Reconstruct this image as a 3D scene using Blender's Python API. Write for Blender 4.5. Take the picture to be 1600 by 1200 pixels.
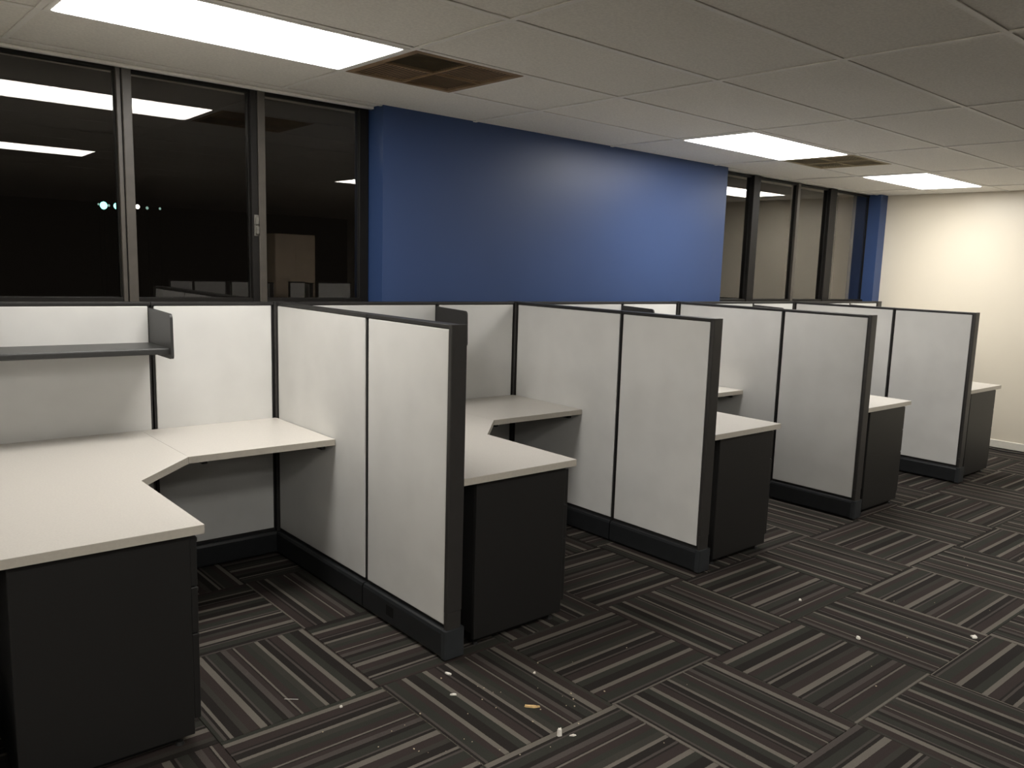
import bpy, bmesh, math, random
from mathutils import Vector, Matrix
random.seed(7)
S = bpy.context.scene
C = S.collection
for o in list(bpy.data.objects):
    bpy.data.objects.remove(o)

# ------------------------------------------------------------------ camera
cam_d = bpy.data.cameras.new('camera')
cam = bpy.data.objects.new('camera', cam_d)
C.objects.link(cam)
YAW, PITCH, ROLL, FPX, SX, SY, HC = 0.7342, -0.1490, 0.0362, 1298.1, 56.79, 12.36, 1.5773
F = Vector((math.sin(YAW)*math.cos(PITCH), math.cos(YAW)*math.cos(PITCH), math.sin(PITCH)))
R = Vector((math.cos(YAW), -math.sin(YAW), 0))
U = R.cross(F)
R2 = R*math.cos(ROLL) + U*math.sin(ROLL)
U2 = -R*math.sin(ROLL) + U*math.cos(ROLL)
m = Matrix((R2, U2, -F)).transposed().to_4x4()
m.translation = (0, 0, HC)
cam.matrix_world = m
cam_d.sensor_fit = 'HORIZONTAL'
cam_d.sensor_width = 36
cam_d.lens = FPX/1600*36
cam_d.shift_x = -SX/1600
cam_d.shift_y = SY/1600
cam_d.clip_start = 0.02
cam_d.clip_end = 300
S.camera = cam

# ------------------------------------------------------------------ world, exposure, main lights' settings
w = bpy.data.worlds.new('night')
S.world = w
w.use_nodes = True
w.node_tree.nodes['Background'].inputs[0].default_value = (0.9, 0.75, 0.6, 1)
w.node_tree.nodes['Background'].inputs[1].default_value = 0.004
S.view_settings.view_transform = 'Standard'
S.view_settings.look = 'None'
S.view_settings.gamma = 1
S.view_settings.use_curve_mapping = False
S.view_settings.exposure = 0.0
DIFFUSER_GLOW = 18.0      # glow of the ceiling lights' lenses
LIGHT_COLOUR = (1.0, 0.967, 0.915)

# ------------------------------------------------------------------ frames
ROT = 0.0113              # the room is turned a little against the cubicles
cR, sR = math.cos(ROT), math.sin(ROT)
def rw(x, y, z=0.0):      # room frame -> world
    return Vector((cR*x - sR*y, sR*x + cR*y, z))

HCEIL = 2.438
GX, GY = 0.758, 2.4084    # ceiling grid origin (room frame)
TX, TY = 1.2192, 0.6096
YWALL = 4.215             # blue wall face (room frame)
YFRAME, YGLASS = 4.375, 4.46
XEND = 8.60
XLEFT, YBACK = -3.3, -8.0

# ------------------------------------------------------------------ helpers
def tag(o, label=None, cat=None, group=None, kind=None):
    if label: o['label'] = label
    if cat: o['category'] = cat
    if group: o['group'] = group
    if kind: o['kind'] = kind
    return o

def box(bm, x0, x1, y0, y1, z0, z1, bev=0.0, seg=1):
    t = bmesh.new()
    bmesh.ops.create_cube(t, size=1)
    for v in t.verts:
        v.co = Vector((x0+(x1-x0)*(v.co.x+.5), y0+(y1-y0)*(v.co.y+.5), z0+(z1-z0)*(v.co.z+.5)))
    if bev:
        bmesh.ops.bevel(t, geom=list(t.edges), offset=bev, segments=seg, affect='EDGES', profile=0.5)
    merge(bm, t)

def merge(bm, t):
    me = bpy.data.meshes.new('tmp'); t.to_mesh(me); t.free()
    bm.from_mesh(me); bpy.data.meshes.remove(me)

def prism(bm, pts, axis, a, b, bev=0.0, seg=1):
    """extrude polygon pts (2D) along axis from a to b; axis 'z': (x,y), 'x': (y,z), 'y': (x,z)"""
    t = bmesh.new()
    def P(p, c):
        return {'z': (p[0], p[1], c), 'x': (c, p[0], p[1]), 'y': (p[0], c, p[1])}[axis]
    lo = [t.verts.new(P(p, a)) for p in pts]
    hi = [t.verts.new(P(p, b)) for p in pts]
    t.faces.new(lo[::-1]); t.faces.new(hi)
    n = len(pts)
    for i in range(n):
        t.faces.new((lo[i], lo[(i+1) % n], hi[(i+1) % n], hi[i]))
    bmesh.ops.recalc_face_normals(t, faces=list(t.faces))
    if bev:
        bmesh.ops.bevel(t, geom=[e for e in t.edges], offset=bev, segments=seg, affect='EDGES')
    merge(bm, t)

def rounded(pts, r, seg=5):
    out = []
    n = len(pts)
    for i in range(n):
        p0, p, p1 = Vector(pts[i-1]), Vector(pts[i]), Vector(pts[(i+1) % n])
        rr = r[i] if isinstance(r, (list, tuple)) else r
        if rr <= 0:
            out.append(tuple(p)); continue
        a = (p0-p).normalized(); b = (p1-p).normalized()
        for k in range(seg+1):
            s = k/seg
            q = p + a*rr*(1-s)**2 + b*rr*s**2
            out.append(tuple(q))
    return out

def obj(name, bm, mat, parent=None, loc=None, rotz=0.0, smooth=False):
    me = bpy.data.meshes.new(name)
    if isinstance(bm, bpy.types.Mesh):
        me = bm
    else:
        bm.to_mesh(me); bm.free()
        me.materials.append(mat)
        if smooth:
            for p in me.polygons: p.use_smooth = True
    o = bpy.data.objects.new(name, me)
    C.objects.link(o)
    if parent: o.parent = parent
    if loc is not None: o.location = loc
    if rotz: o.rotation_euler = (0, 0, rotz)
    return o

def thing(name, label, cat, loc=(0, 0, 0), rotz=0.0, group=None):
    o = bpy.data.objects.new(name, None)
    C.objects.link(o)
    o.location = loc; o.rotation_euler = (0, 0, rotz)
    o.empty_display_size = 0.1
    return tag(o, label, cat, group)

def mesh_box(name, mat, *a, **k):
    bm = bmesh.new(); box(bm, *a, **k)
    me = bpy.data.meshes.new(name); bm.to_mesh(me); bm.free(); me.materials.append(mat)
    return me

def part(name, mat, parent, *a, **k):
    bm = bmesh.new(); box(bm, *a, **k)
    return obj(name, bm, mat, parent)

def dup(root, loc, rotz, label, group=None):
    r = root.copy(); C.objects.link(r); r.location = loc; r.rotation_euler = (0, 0, rotz)
    r['label'] = label
    if group: r['group'] = group
    for ch in list(root.children):
        c = ch.copy(); C.objects.link(c); c.parent = r
        for g in ch.children:
            e = g.copy(); C.objects.link(e); e.parent = c
    return r

# ------------------------------------------------------------------ materials
def mat(name, col, rough=0.5, spec=0.5, noise=0.0, scale=60, bump=0.0, bscale=300, metal=0.0, dark=None, detail=2):
    mt = bpy.data.materials.new(name); mt.use_nodes = True
    nt = mt.node_tree; b = nt.nodes['Principled BSDF']
    b.inputs['Base Color'].default_value = (*col, 1)
    b.inputs['Roughness'].default_value = rough
    b.inputs['Specular IOR Level'].default_value = spec
    b.inputs['Metallic'].default_value = metal
    tc = nt.nodes.new('ShaderNodeTexCoord')
    if noise or dark:
        n = nt.nodes.new('ShaderNodeTexNoise'); n.inputs['Scale'].default_value = scale; n.inputs['Detail'].default_value = detail
        nt.links.new(tc.outputs['Object'], n.inputs['Vector'])
        r = nt.nodes.new('ShaderNodeValToRGB')
        lo = dark if dark else tuple(c*(1-noise) for c in col)
        r.color_ramp.elements[0].color = (*lo, 1); r.color_ramp.elements[0].position = 0.35
        r.color_ramp.elements[1].color = (*[min(1, c*(1+noise)) for c in col], 1); r.color_ramp.elements[1].position = 0.65
        nt.links.new(n.outputs['Fac'], r.inputs['Fac'])
        nt.links.new(r.outputs['Color'], b.inputs['Base Color'])
    if bump:
        n2 = nt.nodes.new('ShaderNodeTexNoise'); n2.inputs['Scale'].default_value = bscale; n2.inputs['Detail'].default_value = 2
        nt.links.new(tc.outputs['Object'], n2.inputs['Vector'])
        bp = nt.nodes.new('ShaderNodeBump'); bp.inputs['Strength'].default_value = bump; bp.inputs['Distance'].default_value = 0.002
        nt.links.new(n2.outputs['Fac'], bp.inputs['Height'])
        nt.links.new(bp.outputs['Normal'], b.inputs['Normal'])
    return mt

def emis(name, col, strength):
    mt = bpy.data.materials.new(name); mt.use_nodes = True
    b = mt.node_tree.nodes['Principled BSDF']
    b.inputs['Base Color'].default_value = (0.8, 0.8, 0.8, 1)
    b.inputs['Emission Color'].default_value = (*col, 1)
    b.inputs['Emission Strength'].default_value = strength
    return mt

M_fabric = mat('panel_fabric', (0.635, 0.63, 0.61), 0.85, 0.2, noise=0.03, scale=5, bump=0.25, bscale=900)
M_frame = mat('charcoal_paint', (0.018, 0.017, 0.0165), 0.42, 0.5, noise=0.08, scale=40)
M_base = mat('black_plastic_base', (0.016, 0.0175, 0.019), 0.36, 0.5, noise=0.1, scale=30)
M_post = mat('charcoal_post_paint', (0.032, 0.030, 0.028), 0.40, 0.5, noise=0.06, scale=30)
M_cap = mat('dark_grey_plastic', (0.030, 0.033, 0.036), 0.36, 0.5, noise=0.06, scale=30)
M_dark = mat('black_recess', (0.006, 0.006, 0.006), 0.6, 0.3, noise=0.1)
M_ped = mat('dark_steel', (0.014, 0.0135, 0.013), 0.42, 0.5, noise=0.06, scale=200, bump=0.06, bscale=500)
M_shelf = mat('shelf_paint', (0.034, 0.034, 0.033), 0.38, 0.5, noise=0.05, scale=80)
M_top = mat('worktop_laminate', (0.60, 0.57, 0.525), 0.38, 0.5, noise=0.035, scale=140, detail=4)
M_edge = mat('worktop_edge', (0.50, 0.465, 0.40), 0.45, 0.5, noise=0.03, scale=80)
M_blue = mat('blue_paint', (0.035, 0.068, 0.178), 0.40, 0.36, noise=0.02, scale=2, bump=0.12, bscale=220)
M_cream = mat('cream_paint', (0.80, 0.74, 0.62), 0.36, 0.5, noise=0.01, scale=2, bump=0.12, bscale=220)
M_backwall = mat('unlit_depth_wall', (0.06, 0.052, 0.046), 0.6, 0.3, noise=0.05, scale=2)  # dark colour stands in for the unlit depth of the room
M_tile = mat('ceiling_tile', (0.90, 0.875, 0.815), 0.95, 0.1, noise=0.05, scale=90, bump=0.4, bscale=260)
M_grid = mat('ceiling_grid_paint', (0.93, 0.91, 0.86), 0.5, 0.4, noise=0.02)
M_bronze = mat('bronze_window_frame', (0.065, 0.057, 0.048), 0.42, 0.5, noise=0.08, scale=20)
M_bronzed = mat('dark_window_frame', (0.011, 0.010, 0.009), 0.5, 0.22, noise=0.08, scale=20)
M_vent = mat('stained_vent', (0.36, 0.25, 0.15), 0.6, 0.3, dark=(0.25, 0.17, 0.095), scale=7)
M_ventd = mat('dark_stained_vent', (0.17, 0.125, 0.07), 0.7, 0.3, dark=(0.11, 0.08, 0.04), scale=12)
M_vento = mat('olive_stained_vent', (0.50, 0.42, 0.27), 0.6, 0.3, dark=(0.42, 0.35, 0.22), scale=6)
M_white = mat('white_trim_paint', (0.78, 0.75, 0.67), 0.45, 0.5, noise=0.02)
M_black = mat('black_rubber', (0.012, 0.012, 0.012), 0.5, 0.4, noise=0.1)
M_latch = mat('dull_latch_metal', (0.12, 0.115, 0.10), 0.35, 0.5, noise=0.15, scale=60)
M_chrome = mat('worn_metal', (0.45, 0.43, 0.40), 0.3, 0.5, metal=0.9, noise=0.1)
M_door = mat('tan_steel', (0.72, 0.58, 0.43), 0.5, 0.4, noise=0.05, scale=10)
M_wood = mat('wood_splinter', (0.72, 0.50, 0.24), 0.7, 0.3, noise=0.25, scale=200)
M_crumb = mat('crumb_beige', (0.50, 0.42, 0.30), 0.8, 0.2, noise=0.1, scale=200)
M_paper = mat('paper_white', (0.75, 0.72, 0.66), 0.8, 0.2, noise=0.08, scale=200)
M_glow = emis('light_lens', LIGHT_COLOUR, DIFFUSER_GLOW)
M_teal = emis('teal_lamp', (0.25, 1.0, 0.85), 5.0)
M_wlamp = emis('white_lamp', (1.0, 0.97, 0.9), 6.0)
M_dim = emis('dim_lamp', (0.5, 0.85, 0.75), 0.6)

M_glass = bpy.data.materials.new('window_glass'); M_glass.use_nodes = True
b = M_glass.node_tree.nodes['Principled BSDF']
b.inputs['Base Color'].default_value = (0.75, 0.72, 0.68, 1)
b.inputs['Roughness'].default_value = 0.0
b.inputs['IOR'].default_value = 1.6
b.inputs['Transmission Weight'].default_value = 1.0

# carpet: striped quarter-turned squares (world frame)
CPX, CPY, CX0, CY0 = 0.598, 0.635, 1.515, 1.925
def carpet_material():
    mt = bpy.data.materials.new('striped_carpet'); mt.use_nodes = True
    nt = mt.node_tree; N = nt.nodes; L = nt.links
    b = N['Principled BSDF']; b.inputs['Roughness'].default_value = 0.95; b.inputs['Specular IOR Level'].default_value = 0.12
    geo = N.new('ShaderNodeNewGeometry')
    sep = N.new('ShaderNodeSeparateXYZ'); L.new(geo.outputs['Position'], sep.inputs[0])
    def mth(op, a, bb=None, c=None):
        n = N.new('ShaderNodeMath'); n.operation = op
        for i, v in enumerate((a, bb, c)):
            if v is None: continue
            if isinstance(v, (int, float)): n.inputs[i].default_value = v
            else: L.new(v, n.inputs[i])
        return n.outputs[0]
    u = mth('DIVIDE', mth('SUBTRACT', sep.outputs['X'], CX0), CPX)
    v = mth('DIVIDE', mth('SUBTRACT', sep.outputs['Y'], CY0), CPY)
    iu, iv = mth('FLOOR', u), mth('FLOOR', v)
    fu, fv = mth('SUBTRACT', u, iu), mth('SUBTRACT', v, iv)
    par = mth('FLOORED_MODULO', mth('ADD', iu, iv), 2)      # 0: stripes run along Y
    comb = N.new('ShaderNodeCombineXYZ'); L.new(iu, comb.inputs[0]); L.new(iv, comb.inputs[1])
    wn = N.new('ShaderNodeTexWhiteNoise'); wn.noise_dimensions = '2D'; L.new(comb.outputs[0], wn.inputs['Vector'])
    across = mth('ADD', mth('MULTIPLY', fu, mth('SUBTRACT', 1, par)), mth('MULTIPLY', fv, par))
    flip = mth('GREATER_THAN', wn.outputs['Value'], 0.5)
    across = mth('ABSOLUTE', mth('SUBTRACT', flip, across))
    t = mth('FRACT', mth('ADD', mth('MULTIPLY', across, 0.93), mth('MULTIPLY', wn.outputs['Value'], 7.3)))
    # slightly wavering yarn edges
    nz = N.new('ShaderNodeTexNoise'); nz.inputs['Scale'].default_value = 130; L.new(geo.outputs['Position'], nz.inputs['Vector'])
    t = mth('ADD', t, mth('MULTIPLY', mth('SUBTRACT', nz.outputs['Fac'], 0.5), 0.005))
    ramp = N.new('ShaderNodeValToRGB'); ramp.color_ramp.interpolation = 'CONSTANT'
    D = (0.018, 0.015, 0.0135); B = (0.033, 0.025, 0.023); G = (0.037, 0.034, 0.029); O = (0.029, 0.029, 0.024); Lt = (0.125, 0.112, 0.096); Md = (0.062, 0.053, 0.048)
    seq = [(D, 3), (Lt, 2.4), (B, 3.4), (O, 5), (Md, 1.1), (D, 1.2), (Lt, 1.6), (D, 4), (G, 3), (B, 4.2), (Lt, 3), (D, 1.5), (Md, 1), (O, 4.4), (D, 2.6), (Md, 2.6), (B, 2.4), (D, .8), (Lt, 1.0), (B, 3.6), (O, 3), (G, 3.4), (Lt, 2), (D, 3.6), (Md, 1.2), (D, 1.0), (B, 4.5), (Lt, 2.6), (O, 4), (D, 2)]
    tot = sum(s[1] for s in seq); e = ramp.color_ramp.elements; pos = 0
    for i, (c, wd) in enumerate(seq):
        if i < 2: el = e[i]; el.position = pos
        else: el = e.new(pos)
        el.color = (*c, 1); pos += wd/tot
    L.new(t, ramp.inputs['Fac'])
    # second look: soft gradient inside broad stripes
    fib = N.new('ShaderNodeTexNoise'); fib.inputs['Scale'].default_value = 420; fib.inputs['Detail'].default_value = 3; L.new(geo.outputs['Position'], fib.inputs['Vector'])
    wide = N.new('ShaderNodeTexNoise'); wide.inputs['Scale'].default_value = 3.0; L.new(geo.outputs['Position'], wide.inputs['Vector'])
    k = mth('ADD', mth('ADD', 0.45, mth('MULTIPLY', fib.outputs['Fac'], 0.85)), mth('MULTIPLY', wide.outputs['Fac'], 0.25))
    mix = N.new('ShaderNodeVectorMath'); mix.operation = 'SCALE'; L.new(ramp.outputs['Color'], mix.inputs[0]); L.new(k, mix.inputs['Scale'])
    L.new(mix.outputs[0], b.inputs['Base Color'])
    bp = N.new('ShaderNodeBump'); bp.inputs['Strength'].default_value = 0.5; bp.inputs['Distance'].default_value = 0.003
    L.new(fib.outputs['Fac'], bp.inputs['Height']); L.new(bp.outputs['Normal'], b.inputs['Normal'])
    return mt
M_carpet = carpet_material()

# ------------------------------------------------------------------ floor
bm = bmesh.new(); box(bm, XLEFT-.2, 8.9, YBACK-.2, 4.75, -0.12, -0.004)
floor = tag(obj('floor', bm, M_carpet), kind='structure')
ct = mesh_box('carpet_tile', M_carpet, 0.001, CPX-0.001, 0.001, CPY-0.001, -0.004, 0.0, bev=0.0012)
for i in range(-3, 12):
    for j in range(-6, 4):
        x0, y0 = CX0+i*CPX, CY0+j*CPY
        if x0+CPX > XEND-0.02 or y0+CPY > 4.5: continue
        obj('carpet_tile', ct, None, floor, (x0, y0, 0))
# end strip of cut tiles along the right wall
for j in range(-6, 4):
    i = 11; x0, y0 = CX0+i*CPX, CY0+j*CPY
    part('carpet_tile', M_carpet, floor, x0+0.001, XEND-0.06, y0+0.001, y0+CPY-0.001, -0.004, 0.0, bev=0.0012)

# ------------------------------------------------------------------ ceiling
def grid(l, r): return GX+l*TX, GY+r*TY
bm = bmesh.new(); box(bm, XLEFT-.2, 8.9, YBACK-.2, 4.75, HCEIL+0.03, HCEIL+0.14)
ceiling = tag(obj('ceiling', bm, M_tile, None, (0, 0, 0), ROT), kind='structure')
L0, L1, RW0, RW1 = -2, 7, -6, 3
lights = {(0, 1): 'a', (3, 1): 'b', (5, 1): 'c', (0, -4): 'd', (3, -4): 'e', (5, -4): 'h', (-1, -6): 'i'}  # last two entries are unseen lights added for brightness
vents = {(1, 1), (4, 1)}
tile_me = mesh_box('ceiling_tile', M_tile, 0.010, TX-0.010, 0.010, TY-0.010, HCEIL+0.004, HCEIL+0.018, bev=0.002)
half_me = mesh_box('ceiling_tile', M_tile, 0.010, TX/2-0.006, 0.010, TY-0.010, HCEIL+0.004, HCEIL+0.018, bev=0.002)
for l in range(L0, L1):
    for r in range(RW0, RW1):
        x, y = grid(l, r)
        if (l, r) in lights: continue
        if (l, r) in vents:
            obj('ceiling_tile', half_me, None, ceiling, (x+TX/2+0.002, y, 0)); continue
        if x+TX > XEND:
            part('ceiling_tile', M_tile, ceiling, x+0.01, XEND-0.01, y+0.01, y+TY-0.01, HCEIL+0.004, HCEIL+0.018, bev=0.002); continue
        obj('ceiling_tile', tile_me, None, ceiling, (x, y, 0))
tee_x = mesh_box('grid_runner', M_grid, 0.0125, TX-0.0125, -0.012, 0.012, HCEIL-0.001, HCEIL+0.003, bev=0.0008)
tee_y = mesh_box('grid_runner', M_grid, -0.012, 0.012, -0.0, TY, HCEIL-0.0015, HCEIL+0.003, bev=0.0008)
for l in range(L0, L1+1):
    for r in range(RW0, RW1):
        x, y = grid(l, r)
        if x < XEND-0.02:
            obj('grid_runner', tee_y, None, ceiling, (x, y, 0))
for l in range(L0, L1):
    for r in range(RW0, RW1+1):
        x, y = grid(l, r)
        if (l, r) == (0, 2) and False: continue
        if x+TX < XEND:
            obj('grid_runner', tee_x, None, ceiling, (x, y, 0))
        else:
            part('grid_runner', M_grid, ceiling, x+0.0125, XEND-0.002, y-0.012, y+0.012, HCEIL-0.001, HCEIL+0.003, bev=0.0008)
for (l, r) in vents:
    x, y = grid(l, r)
    part('grid_runner', M_grid, ceiling, x+TX/2-0.011, x+TX/2+0.011, y+0.0125, y+TY-0.0125, HCEIL-0.001, HCEIL+0.003, bev=0.0008)
# plain ceiling beyond the tiled part (far behind the camera) and above
bm = bmesh.new()
xa, ya = grid(L0, RW0)
box(bm, XLEFT, XEND, YBACK, ya-0.012, HCEIL, HCEIL+0.03)
box(bm, XLEFT, xa-0.012, ya-0.012, 4.5, HCEIL, HCEIL+0.03)
obj('ceiling_field', bm, M_tile, ceiling)
yr = grid(0, 3)[1]
for xa_, xb_ in ((XLEFT, 2.555), (5.816, XEND)):
    bm = bmesh.new()
    box(bm, xa_, xb_, yr+0.012, YGLASS+0.05, HCEIL+0.004, HCEIL+0.018)
    obj('cut_ceiling_strip', bm, M_tile, ceiling)
# ceiling lights
def troffer(l, r, label):
    x, y = grid(l, r)
    t = thing('ceiling_light', label, 'ceiling light', rw(x, y, HCEIL), ROT, 'recessed ceiling lights')
    bm = bmesh.new()
    fw = 0.022
    a, b_, c, d = 0.013, TX-0.013, 0.013, TY-0.013
    box(bm, a, b_, c, c+fw, -0.004, 0.012, bev=0.0015); box(bm, a, b_, d-fw, d, -0.004, 0.012, bev=0.0015)
    box(bm, a, a+fw, c+fw, d-fw, -0.004, 0.012, bev=0.0015); box(bm, b_-fw, b_, c+fw, d-fw, -0.004, 0.012, bev=0.0015)
    obj('frame', bm, M_grid, t)
    bm = bmesh.new()
    prism(bm, rounded([(a+fw, c+fw), (b_-fw, c+fw), (b_-fw, d-fw), (a+fw, d-fw)], 0.02, 4), 'z', -0.005, 0.006)
    obj('diffuser', bm, M_glow, t)
    bm = bmesh.new(); box(bm, a, b_, c, d, 0.013, 0.028)
    obj('housing', bm, M_grid, t)
    return t
troffer(0, 1, 'large glowing ceiling light nearest the camera, above the left windows')
troffer(3, 1, 'glowing ceiling light above the right end of the blue wall')
troffer(5, 1, 'farthest glowing ceiling light, close to the cream end wall')
troffer(0, -4, 'ceiling light over the aisle, seen only mirrored in the left windows')
troffer(3, -4, 'ceiling light over the aisle, mirrored as a tiny wedge in the third window')
troffer(5, -4, 'added fill ceiling light over the aisle at the cream wall end, out of view')  # added to brighten the far end, outside the view
troffer(-1, -6, 'added fill ceiling light out of view just behind the camera')  # unseen light added to lift the ceiling and dividers
troffer(-3, 1, 'added fill ceiling light out of view to the left, in line with the window-side lights')  # added unseen, to light the dividers from the left
troffer(-3, -4, 'added fill ceiling light out of view behind the camera, left end of the aisle row')  # added out of view, sends more light along the aisle
troffer(-3, -9, 'added fill ceiling light out of view far behind the camera at the left')  # another unseen light, put in for overall brightness

# ceiling vents
def vent(l, r, label, mq):
    x, y = grid(l, r)
    t = thing('ceiling_vent', label, 'vent', rw(x, y, HCEIL), ROT, 'square ceiling vents')
    w_ = TX/2
    a, b_, c, d = 0.013, w_-0.013, 0.013, TY-0.013
    fw = 0.03
    bm = bmesh.new()
    box(bm, a, b_, c, c+fw, -0.003, 0.010, bev=0.0015); box(bm, a, b_, d-fw, d, -0.003, 0.010, bev=0.0015)
    box(bm, a, a+fw, c+fw, d-fw, -0.003, 0.010, bev=0.0015); box(bm, b_-fw, b_, c+fw, d-fw, -0.003, 0.010, bev=0.0015)
    obj('frame', bm, mq[0], t)
    mx, my = w_/2, TY/2
    bm = bmesh.new()
    box(bm, mx-0.006, mx+0.006, c+fw, d-fw, -0.004, 0.008, bev=0.001)
    box(bm, a+fw, mx-0.006, my-0.006, my+0.006, -0.004, 0.008, bev=0.001)
    box(bm, mx+0.006, b_-fw, my-0.006, my+0.006, -0.004, 0.008, bev=0.001)
    obj('crossbar', bm, mq[2], t)
    part('backing', M_dark, t, a, b_, c, d, 0.016, 0.027)
    quads = [(a+fw, mx-0.006, c+fw, my-0.006, 'x'), (mx+0.006, b_-fw, c+fw, my-0.006, 'y'),
             (a+fw, mx-0.006, my+0.006, d-fw, 'y'), (mx+0.006, b_-fw, my+0.006, d-fw, 'x')]
    for k, (x0, x1, y0, y1, ax) in enumerate(quads):
        bm = bmesh.new(); n = 13
        for i in range(n):
            if ax == 'x':
                yy = y0+(y1-y0)*(i+.5)/n; h = (y1-y0)/n*0.47
                prism(bm, [(yy-h, 0.000), (yy-h+0.001, -0.001), (yy+h, 0.0025), (yy+h-0.001, 0.0038)], 'x', x0, x1)
            else:
                xx = x0+(x1-x0)*(i+.5)/n; h = (x1-x0)/n*0.47
                prism(bm, [(xx-h, 0.000), (xx-h+0.001, -0.001), (xx+h, 0.0025), (xx+h-0.001, 0.0038)], 'y', y0, y1)
        q = obj('louvre_quadrant', bm, mq[1] if k == 0 else mq[2], t)
        if k == 0 and mq[1] is not mq[2]: q['label'] = 'darker, dirtier louvre quadrant'
    return t
vent(1, 1, 'brown stained four-way ceiling vent beside the nearest light, in front of the blue wall', (M_vent, M_ventd, M_vent, M_vento))
vent(4, 1, 'olive stained ceiling vent between the two farther lights', (M_vento, M_vento, M_vento, M_vento))

# ------------------------------------------------------------------ walls (room frame)
def wall(name, mt, *boxes, **k):
    bm = bmesh.new()
    for bx_ in boxes: box(bm, *bx_)
    return tag(obj(name, bm, mt, None, (0, 0, 0), ROT), k.get('label'), kind='structure')
BX0, BX1 = 2.556, 5.815
wall('wall_window_side', M_blue, (BX0, BX1, YWALL, 4.50, 0, HCEIL+0.03), (8.455, XEND, 4.19, 4.50, 0, HCEIL+0.03),
     label='satin blue painted wall section between the windows, and blue pier in the corner')
wall('wall_below_windows', M_cream, (XLEFT, BX0-0.001, 4.37, 4.75, 0, 1.279), (BX1+0.001, 8.454, 4.37, 4.75, 0, 1.279),
     label='low wall under the windows, hidden behind the cubicles')
wall('wall_right', M_cream, (XEND, XEND+.15, YBACK-.1, 4.75, 0, HCEIL+0.03), label='cream painted end wall')
wall('wall_left', M_cream, (XLEFT-.15, XLEFT, YBACK-.1, 4.75, 0, HCEIL+0.03), label='cream wall at the left, out of view')
wall('wall_back', M_backwall, (XLEFT, XEND, YBACK-.15, YBACK, 0, HCEIL+0.03), label='wall behind the camera, coloured dark for the unlit back of the room')
bm = bmesh.new(); box(bm, XEND-0.012, XEND, YBACK, YWALL, 0.0, 0.075, bev=0.004)
tag(obj('baseboard_right', bm, M_white, None, (0, 0, 0), ROT), 'pale baseboard along the cream end wall', kind='structure')

# ------------------------------------------------------------------ windows
# each window group has its own frame: x along the glass, y = 0 on the glass (negative towards the room)
ZS, ZH = 1.28, HCEIL-0.002
FL = ((1.45, 4.415, 0), -0.010)
FR = ((6.50, 4.420, 0), 0.0)
def window(fr, n, x0, x1, label):
    bm = bmesh.new()
    fw = 0.005
    box(bm, x0, x1, -0.030, 0.03, ZS, ZS+0.078, bev=0.002)
    box(bm, x0, x1, -0.012, 0.03, ZH-0.02, ZH, bev=0.002)
    box(bm, x0, x0+fw, -0.008, 0.03, ZS+0.078, ZH-0.02, bev=0.002)
    box(bm, x1-fw, x1, -0.008, 0.03, ZS+0.078, ZH-0.02, bev=0.002)
    wobj = tag(obj('window_%d' % n, bm, M_bronzed, None, fr[0], fr[1]), label, kind='structure')
    part('pane', M_glass, wobj, x0+fw-.004, x1-fw+.004, 0, 0.006, ZS+0.07, ZH-0.016)
def mullion(fr, x0, x1, label, bead=None, m_=None, latch=False, yf=-0.040):
    bm = bmesh.new()
    box(bm, x0, x1, yf, 0.05, ZS, ZH, bev=0.003)
    t = tag(obj('trim_window_mullion', bm, m_ or M_bronze, None, fr[0], fr[1]), label, kind='structure')
    if bead:
        part('glazing_bead', bead[2], t, bead[0], bead[1], yf+0.006, 0.05, ZS, ZH, bev=0.002)
        part('groove', M_dark, t, min(bead[1], x1)-0.001, max(bead[0], x0)+0.001, yf+0.016, 0.05, ZS, ZH) if bead[1] < x0 else None
    if latch:
        bm = bmesh.new()
        box(bm, x0-0.020, x0-0.006, yf-0.016, yf+0.007, 1.695, 1.735, bev=0.003)
        box(bm, x0-0.023, x0-0.005, yf-0.010, yf+0.007, 1.745, 1.785, bev=0.003)
        box(bm, x0-0.026, x0-0.002, yf+0.002, yf+0.0075, 1.685, 1.795, bev=0.001)
        q_ = obj('latch', bm, M_latch, t); q_['label'] = 'worn grey metal window latch'
    return t
mullion(FL, -0.257, -0.215, 'bronze window mullion between the first and second windows', bead=(-0.281, -0.262, M_bronze))
mullion(FL, 0.391, 0.430, 'bronze window mullion with a latch, between the second and third windows', bead=(0.355, 0.3885, M_bronzed), latch=True)
mullion(FL, 0.992, 1.051, 'dark window jamb beside the blue wall', m_=M_bronzed, yf=-0.014)
mullion(FL, -0.905, -0.863, 'bronze window mullion left of view', bead=(-0.929, -0.910, M_bronze))
mullion(FL, -1.553, -1.511, 'bronze window mullion farther left of view', bead=(-1.577, -1.558, M_bronze))
window(FL, 1, -1.510, -0.930, 'window out of view at the left')
window(FL, 2, -0.862, -0.282, 'leftmost window in view, mirroring the two rows of lights')
window(FL, 3, -0.214, 0.354, 'second window from the left, mirroring the end of the nearest light')
window(FL, 4, 0.431, 0.991, 'third window, left of the blue wall, mirroring a tan cabinet')
wall('wall_left_of_windows', M_cream, (XLEFT, -0.095, 4.40, 4.75, 1.25, HCEIL+0.03), label='wall left of the windows, out of view')
mullion(FR, -0.209, -0.108, 'wide dark window mullion nearest the blue wall in the right window group', m_=M_bronzed)
mullion(FR, 0.513, 0.557, 'thin bronze mullion in the right window group', yf=-0.030)
mullion(FR, 1.078, 1.200, 'wide dark mullion in the right window group, second from the blue wall', m_=M_bronzed)
window(FR, 5, -0.634, -0.210, 'narrow window right beside the blue wall')
window(FR, 6, -0.107, 0.512, 'window with the mirrored light, right of the blue wall')
window(FR, 7, 0.558, 1.077, 'window mirroring the cream end wall')
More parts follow.
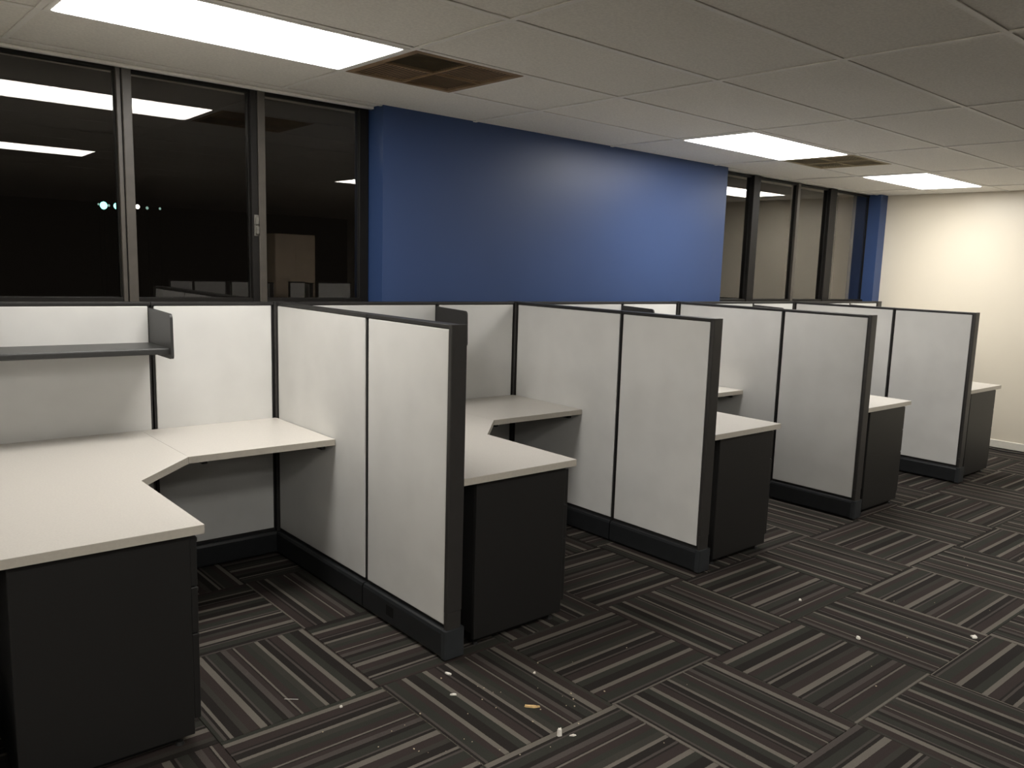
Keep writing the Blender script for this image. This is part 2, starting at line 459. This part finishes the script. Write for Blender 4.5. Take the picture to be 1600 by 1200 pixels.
window(FR, 8, 1.201, 1.904, 'last window before the blue corner pier')
# metal wall angle along the left windows
bm = bmesh.new(); box(bm, -1.6, 1.05, -0.075, -0.042, HCEIL-0.012, HCEIL+0.002, bev=0.002)
tag(obj('trim_1', bm, M_grid, None, FL[0], FL[1]), 'pale metal wall angle where the ceiling meets the left windows', kind='structure')

# ------------------------------------------------------------------ cubicle furniture (world frame)
HP = 1.348; YB = 4.185; DEND = 2.572
XK = [0.245, 1.858, 3.472, 5.106, 6.745]
XLAST = 8.31
TH = 0.030                     # half thickness of a panel

def panel(name, x0, y0, x1, y1, label, group, end_cap=False, outlet=False, z_gap=0.0):
    """partition panel standing between two plan points; local X runs along it, local -Y is its first face"""
    Ln = math.hypot(x1-x0, y1-y0)
    a = math.atan2(y1-y0, x1-x0)
    t = thing(name, label, 'partition', (x0, y0, 0), a, group)
    e = 0.003
    # frame: rails and stiles
    bm = bmesh.new()
    box(bm, e, 0.030, -0.022, 0.022, 0.03, HP-0.014); box(bm, Ln-0.030, Ln-e, -0.022, 0.022, 0.03, HP-0.014)
    box(bm, 0.030, Ln-0.030, -0.022, 0.022, 0.03, 0.16); box(bm, 0.030, Ln-0.030, -0.022, 0.022, HP-0.05, HP-0.014)
    box(bm, 0.030, Ln-0.030, -0.006, 0.006, 0.16, HP-0.05)
    obj('frame', bm, M_frame, t)
    for s in (-1, 1):
        bm = bmesh.new()
        y_ = (-TH, -0.0225) if s < 0 else (0.0225, TH)
        box(bm, 0.0125, Ln-0.0125, y_[0], y_[1], 0.143, HP-0.018, bev=0.0035, seg=2)
        obj('fabric_panel', bm, M_fabric, t)
        # base raceway cover: slightly proud, rounded top edge
        bm = bmesh.new()
        pts = [(s*0.0225, 0.012), (s*0.044, 0.012), (s*0.048, 0.022), (s*0.048, 0.112), (s*0.043, 0.124), (s*0.034, 0.128), (s*0.0225, 0.128)]
        prism(bm, pts, 'x', e, Ln-e)
        bc = obj('base_cover', bm, M_base, t)
        if outlet:
            bm = bmesh.new()
            q0 = outlet
            box(bm, q0-0.03, q0+0.03, s*0.0475-0.0008, s*0.0475+0.0012*s+0.0008, 0.05, 0.095)
            obj('outlet_opening', bm, M_dark, bc)
    bm = bmesh.new()
    prism(bm, rounded([(-TH-.001, HP-0.014), (TH+.001, HP-0.014), (TH+.001, HP), (-TH-.001, HP)], [0, 0, .004, .004], 3), 'x', 0.001, Ln-0.001)
    obj('top_cap', bm, M_frame, t)
    if end_cap:
        bm = bmesh.new()
        prism(bm, rounded([(Ln-e+.001, -0.0370), (Ln+0.018, -0.0370), (Ln+0.018, 0.0370), (Ln-e+.001, 0.0370)], [0, .006, .006, 0], 3), 'z', 0.203, HP+0.001)
        obj('end_trim', bm, M_post, t)
        bm = bmesh.new()
        prism(bm, rounded([(Ln-e+.001, -0.0355), (Ln+0.016, -0.0355), (Ln+0.016, 0.0355), (Ln-e+.001, 0.0355)], [0, .006, .006, 0], 3), 'z', 0.128, 0.2015)
        obj('end_trim', bm, M_post, t)
        bm = bmesh.new()
        prism(bm, rounded([(Ln-e+.001, -0.048), (Ln+0.026, -0.048), (Ln+0.026, 0.048), (Ln-e+.001, 0.048)], [0, .010, .010, 0], 3), 'z', 0.010, 0.128, bev=0)
        obj('base_end_cap', bm, M_cap, t)
    return t

def corner_post(x, y, label):
    t = thing('corner_post', label, 'post', (x, y, 0), 0, 'cubicle corner posts')
    bm = bmesh.new()
    h = 0.040
    prism(bm, rounded([(-h, -h), (h, -h), (h, h), (-h, h)], 0.006, 3), 'z', 0.012, HP-0.010)
    obj('post', bm, M_post, t)
    bm = bmesh.new()
    prism(bm, rounded([(-h-.001, -h-.001), (h+.001, -h-.001), (h+.001, h+.001), (-h-.001, h+.001)], 0.007, 3), 'z', HP-0.0095, HP+0.002, bev=0)
    obj('post_cap', bm, M_frame, t)
    return t

names = ['first', 'second', 'third', 'fourth', 'fifth']
where = ['the nearest cubicle at the left', 'the second cubicle from the left', 'the third cubicle from the left',
         'the fourth cubicle from the left', 'the last cubicle by the cream wall']
PW = 0.975
GB = 'light grey back panels under the windows'
GP = 'light grey divider panels between the cubicles'
seam_y = 3.220
for k in range(5):
    x0 = XK[k]; x1 = XK[k+1] if k < 4 else XLAST
    panel('partition_panel', x0+0.041, YB, x0+PW-0.001, YB,
          'wide light grey back panel with a charcoal shelf, in %s' % where[k], GB)
    panel('partition_panel', x0+PW+0.001, YB, x1-0.041, YB,
          'narrow light grey back panel right of the shelf, in %s' % where[k], GB)
    corner_post(x0, YB, 'charcoal corner post at the back left corner of %s' % where[k])
corner_post(XLAST, YB, 'charcoal end post of the back panels beside the cream end wall')
side = ['left of the nearest cubicle, out of view', 'between the nearest and second cubicles', 'between the second and third cubicles',
        'between the third and fourth cubicles', 'between the fourth and last cubicles, nearest the cream wall']
for k in range(5):
    x = XK[k]
    # run from the back towards the aisle, so the free end is the local far end
    panel('partition_panel', x, YB-0.041, x, seam_y+0.001, 'light grey divider panel %s, inner panel next to the back panels' % side[k], GP)
    panel('partition_panel', x, seam_y-0.001, x, DEND+0.018, 'light grey divider panel %s, outer panel ending at the aisle' % side[k], GP,
          end_cap=True, outlet=(0.235 if k == 1 else False))

# worktops
ZT, TT = 0.742, 0.029
def worktop(name, pts, loc, label, group, edge_skip=()):
    t = thing(name, label, 'worktop', loc, 0, group)
    bm = bmesh.new()
    prism(bm, pts, 'z', ZT-0.0015, ZT)
    obj('laminate_top', bm, M_top, t)
    bm = bmesh.new()
    prism(bm, pts, 'z', ZT-TT, ZT-0.0016)
    obj('edge_band', bm, M_edge, t)
    return t
front = 2.572
DL = 0.036
W0 = 0.61
corner_pts = [(0, 0), (W0, 0), (W0, 0.645), (W0+0.265, 0.932), (W0+0.265, YB-TH-0.002-front), (0, YB-TH-0.002-front)]
ct0 = None; rt0 = None; wides = []
def bracket(bm, x, y0, y1, z):
    box(bm, x-0.012, x+0.012, y0, y1, z-0.035, z, bev=0.002)
for k in range(5):
    x = XK[k]+DL
    lab = 'cream L-shaped corner worktop with cut-off corner, in %s' % where[k]
    if ct0 is None:
        ct0 = worktop('corner_worktop', corner_pts, (x, front, 0), lab, 'corner worktops')
        for q0, q1 in ((0.45, 1.0), (0.80, 1.05)):
            bm = bmesh.new(); bracket(bm, q0, q1, 1.55, ZT-TT-0.0005)
            obj('support_bracket', bm, M_frame, ct0)
    else:
        dup(ct0, (x, front, 0), 0, lab)
    xr0 = x+W0+0.265+0.0012
    x1 = (XK[k+1] if k < 4 else XLAST)
    xr1 = x1 - (0.034 if k < 4 else 0.0)
    wr = xr1-xr0
    lab = 'cream return worktop along the right divider, in %s' % where[k]
    r_ = worktop('return_worktop', [(0, 0), (wr, 0), (wr, YB-TH-0.002-front-0.932), (0, YB-TH-0.002-front-0.932)], (xr0, front+0.932, 0), lab, 'return worktops')
    for q0, q1 in ((wr-0.02, 0.08), (0.10, 0.1)):
        bm = bmesh.new(); bracket(bm, q0, q1, 0.60, ZT-TT-0.0005)
        obj('support_bracket', bm, M_frame, r_)

# pedestals under the worktop ends
def pedestal(loc, label):
    t = thing('drawer_pedestal', label, 'cabinet', loc, 0, 'dark drawer pedestals')
    D_, Wd = 0.490, 0.40
    z0, z1 = 0.035, ZT-TT-0.003
    bm = bmesh.new()
    box(bm, 0, D_, 0, 0.018, z0, z1, bev=0.003, seg=2)          # side towards the aisle
    obj('side_panel', bm, M_ped, t)
    bm = bmesh.new()
    box(bm, 0.002, D_-0.002, 0.0185, Wd, z0+0.02, z1-0.001, bev=0.002)
    obj('body', bm, M_ped, t)
    bm = bmesh.new()
    box(bm, 0.02, D_-0.045, 0.03, Wd-0.02, 0.012, z0+0.02)
    obj('plinth', bm, M_dark, t)
    for (px, py) in ((0.03, 0.03), (D_-0.04, 0.03), (0.03, Wd-0.03), (D_-0.04, Wd-0.03)):
        bm = bmesh.new()
        bmesh.ops.create_cone(bm, cap_ends=True, segments=12, radius1=0.014, radius2=0.011, depth=0.012, matrix=Matrix.Translation((px, py, 0.006)))
        obj('leveller', bm, M_black, t)
    zs = [(0.085, 0.375), (0.378, 0.532), (0.535, z1-0.012)]
    for a_, b_ in zs:
        bm = bmesh.new()
        box(bm, D_, D_+0.022, 0.004, Wd-0.004, a_, b_, bev=0.003, seg=2)
        dr = obj('drawer_front', bm, M_ped, t)
        bm = bmesh.new()
        box(bm, D_+0.012, D_+0.027, 0.012, Wd-0.012, b_-0.020, b_-0.006, bev=0.003, seg=2)
        obj('finger_pull', bm, M_frame, dr)
    return t
p0 = pedestal((XK[0]+DL+0.084, front+0.028, 0), 'dark drawer pedestal in the lower left corner, under the nearest worktop')
plabs = ['', 'dark drawer pedestal just right of the first divider end, under the second worktop',
         'dark drawer pedestal right of the second divider end, under the third worktop',
         'dark drawer pedestal right of the third divider end, under the fourth worktop',
         'dark drawer pedestal in the last cubicle, nearest the cream wall']
for k in range(1, 5):
    dup(p0, (XK[k]+DL+0.084, front+0.028, 0), 0, plabs[k])

# wall shelves
def shelf(loc, wdt, label, M_shelf=M_shelf):
    t = thing('wall_shelf', label, 'shelf', loc, 0, 'charcoal hanging shelves')
    ye = YB-TH-0.003
    yf = 3.855
    bm = bmesh.new()
    pts = rounded([(yf+0.012, 1.132), (ye, 1.132), (ye, 1.160), (yf+0.012, 1.160)], [.006, 0, 0, .008], 3)
    prism(bm, pts, 'x', 0.013, wdt-0.013)
    obj('shelf_board', bm, M_shelf, t)
    for xx in (0, wdt-0.012):
        bm = bmesh.new()
        pts = rounded([(yf-0.012, 1.112), (ye, 1.112), (ye, 1.322), (yf-0.006, 1.312)], [.018, .0, .0, .022], 5)
        prism(bm, pts, 'x', xx, xx+0.012, bev=0)
        obj('end_bracket', bm, M_shelf, t)
    return t
for k in range(5):
    shelf((XK[k]+0.052, 0, 0), PW-0.052, 'charcoal hanging shelf on the back panel of %s' % where[k], M_shelf if k == 0 else M_frame)

# second row of cubicles across the aisle (behind the camera, mirrored in the windows)
GO = 'panels of the cubicle row across the aisle, mirrored in the windows'
yo = -1.55
for k, (xa, xb) in enumerate([(3.13, 3.40), (3.405, 3.79), (3.85, 4.14), (4.60, 4.82), (4.99, 5.47)]):
    q = panel('partition_panel', xa, yo, xb, yo, 'grey panel of the cubicle row across the aisle, mirrored in the window, %s from left' % names[k], GO)
    q.scale = (1, 1, 0.945)
for i, xx in enumerate((3.82, 4.37, 4.905)):
    q = panel('partition_panel', xx, yo+0.02, xx, yo-0.40, 'grey divider of the row across the aisle, %s of three, mirrored' % names[i], GO)
    q.scale = (1, 1, 0.935)
t = thing('storage_cabinet', 'tall tan cabinet across the aisle, seen mirrored in the third window', 'cabinet', (4.62, -2.45, 0))
part('body', M_door, t, 0, 0.565, 0, 0.42, 0.04, 1.89, bev=0.004)
part('plinth', M_dark, t, 0.02, 0.545, 0.02, 0.40, 0.0, 0.04)
for i in (0, 1):
    dd = part('door', M_door, t, 0.004+i*0.280, 0.281+i*0.280, 0.421, 0.440, 0.06, 1.88, bev=0.003)
    part('handle', M_chrome, dd, 0.250+i*0.055, 0.262+i*0.055, 0.441, 0.462, 0.95, 1.08, bev=0.003)

# ------------------------------------------------------------------ cable along the end wall
cu = bpy.data.curves.new('floor_cable', 'CURVE'); cu.dimensions = '3D'; cu.bevel_depth = 0.005; cu.bevel_resolution = 3
sp = cu.splines.new('NURBS')
cpts = [(8.50, 3.55, 0.006), (8.49, 3.3, 0.006), (8.47, 3.1, 0.006), (8.42, 2.95, 0.006), (8.38, 2.85, 0.006), (8.42, 2.7, 0.006), (8.50, 2.5, 0.006), (8.53, 2.2, 0.006), (8.50, 1.9, 0.006), (8.53, 1.5, 0.006)]
sp.points.add(len(cpts)-1)
for p, c_ in zip(sp.points, cpts): p.co = (*c_, 1)
sp.use_endpoint_u = True; sp.order_u = 4
co_ = bpy.data.objects.new('tmp_curve', cu)
me_ = bpy.data.meshes.new_from_object(co_); bpy.data.objects.remove(co_); bpy.data.curves.remove(cu)
me_.name = 'floor_cable'; me_.materials.clear(); me_.materials.append(M_black)
co = bpy.data.objects.new('floor_cable', me_); C.objects.link(co)
tag(co, 'thin dark cable lying on the carpet along the cream end wall', 'cable')

# ------------------------------------------------------------------ lights far outside the left window
def lamp_post(dx, dz, dist, r, mt, label):
    x, y, z = dx*dist, dist, HC+dz*dist
    t = thing('distant_lamp', label, 'lamp', (x, y, -6.0), 0, 'lamps far outside in the night')
    bm = bmesh.new(); bmesh.ops.create_icosphere(bm, subdivisions=2, radius=r)
    for v in bm.verts: v.co.z = v.co.z*1.15+z+6.0
    obj('bulb', bm, mt, t, smooth=True)
    bm = bmesh.new()
    bmesh.ops.create_cone(bm, cap_ends=True, segments=8, radius1=0.004, radius2=0.003, depth=z+6.0-r, matrix=Matrix.Translation((0, 0, (z+6.0-r)/2)))
    obj('pole', bm, M_dark, t)
bm = bmesh.new(); box(bm, -30, 60, 5.0, 60, -6.3, -6.0)
tag(obj('ground_outside', bm, M_white), 'dark ground outside the windows at night', kind='structure')
lamp_post(0.24969, 0.04835, 45.0, 0.164, M_teal, 'larger teal lamp glowing outside, left of the first mullion')
lamp_post(0.26250, 0.04871, 46.0, 0.140, M_teal, 'second teal lamp glowing outside, just left of the first mullion')
lamp_post(0.28369, 0.04951, 45.0, 0.098, M_wlamp, 'small white lamp outside, just right of the first mullion')
lamp_post(0.29359, 0.04884, 46.0, 0.070, M_dim, 'faint greenish lamp outside, right of the white one')
lamp_post(0.30705, 0.04912, 45.0, 0.056, M_dim, 'faintest and rightmost of the lamps outside the second window')
lamp_post(0.24475, 0.04932, 46.0, 0.047, M_dim, 'tiny faint lamp outside, left of the teal ones')
lamp_post(0.25472, 0.04872, 47.0, 0.059, M_dim, 'faint lamp outside between the two teal ones')

# ------------------------------------------------------------------ litter on the carpet
def chip(name, label, cat, x, y, L_, W_, H_, ang, mt, group=None, jag=0.25):
    bm = bmesh.new()
    n = 9; top = []
    for i in range(n):
        a = 2*math.pi*i/n
        k = 1+random.uniform(-jag, jag)
        top.append((math.cos(a)*L_/2*k, math.sin(a)*W_/2*k))
    prism(bm, top, 'z', 0.0003, H_)
    for v in bm.verts:
        if v.co.z > 0.001: v.co.z *= random.uniform(0.6, 1.2); v.co.x *= 0.9; v.co.y *= 0.85
    bmesh.ops.recalc_face_normals(bm, faces=list(bm.faces))
    tag(obj(name, bm, mt, None, (x, y, 0), ang), label, cat, group)
chip('wood_splinter', 'golden wood splinter, the largest bit of litter on the carpet', 'splinter', 1.868, 2.094, 0.062, 0.014, 0.008, -0.72, M_wood)
chip('paper_scrap', 'white paper scrap at the far right of the carpet', 'paper scrap', 3.825, 1.319, 0.036, 0.030, 0.006, 0.3, M_paper)
chip('paper_scrap', 'small white scrap on the carpet left of the larger white one', 'paper scrap', 3.382, 1.641, 0.022, 0.018, 0.010, 1.2, M_paper)
chip('paper_scrap', 'upright white scrap on the carpet just below the wood splinter', 'paper scrap', 1.823, 1.901, 0.022, 0.016, 0.022, 0.8, M_paper, jag=0.45)
chip('paper_scrap', 'flat white flake below the upright scrap', 'paper scrap', 1.855, 1.868, 0.024, 0.010, 0.004, -0.6, M_paper)
chip('wood_splinter', 'pale splinter on the carpet in front of the first divider end', 'splinter', 1.770, 2.484, 0.030, 0.012, 0.006, -1.2, M_paper)
chip('wood_splinter', 'short pale splinter left of the golden one', 'splinter', 1.693, 2.340, 0.026, 0.009, 0.005, -0.7, M_paper)
chip('paper_scrap', 'small white speck on the carpet near the second pedestal', 'paper scrap', 2.039, 2.282, 0.016, 0.012, 0.005, 0.4, M_paper)
chip('paper_scrap', 'small white speck on the carpet below the second divider end', 'paper scrap', 3.560, 2.041, 0.018, 0.016, 0.006, 0.4, M_paper)
chip('paper_scrap', 'round white speck on the carpet left of the first divider end', 'paper scrap', 1.330, 2.515, 0.010, 0.009, 0.006, 0.1, M_paper)
bm = bmesh.new(); bmesh.ops.create_cone(bm, cap_ends=True, segments=6, radius1=0.0008, radius2=0.0008, depth=0.05, matrix=Matrix.Translation((0, 0, 0.0015)) @ Matrix.Rotation(math.pi/2, 4, 'Y'))
tag(obj('staple_wire', bm, M_chrome, None, (1.216, 2.673, 0), -0.72), 'thin bright wire or thread on the carpet beside the nearest pedestal', 'wire')
bm = bmesh.new()
for i in range(60):
    if i < 42: x, y = random.gauss(1.75, 0.28), random.gauss(2.15, 0.25)
    else: x, y = random.uniform(1.2, 5.5), random.uniform(1.3, 2.4)
    r = random.uniform(0.0012, 0.0034)
    if y > 2.5: continue
    bmesh.ops.create_icosphere(bm, subdivisions=1, radius=r, matrix=Matrix.Translation((x, y, r*0.6)) @ Matrix.Diagonal((1, random.uniform(.5, 1.5), .7, 1)))
tag(obj('crumbs', bm, M_crumb), 'scattered pale crumbs and dust on the carpet', 'crumbs', kind='stuff')
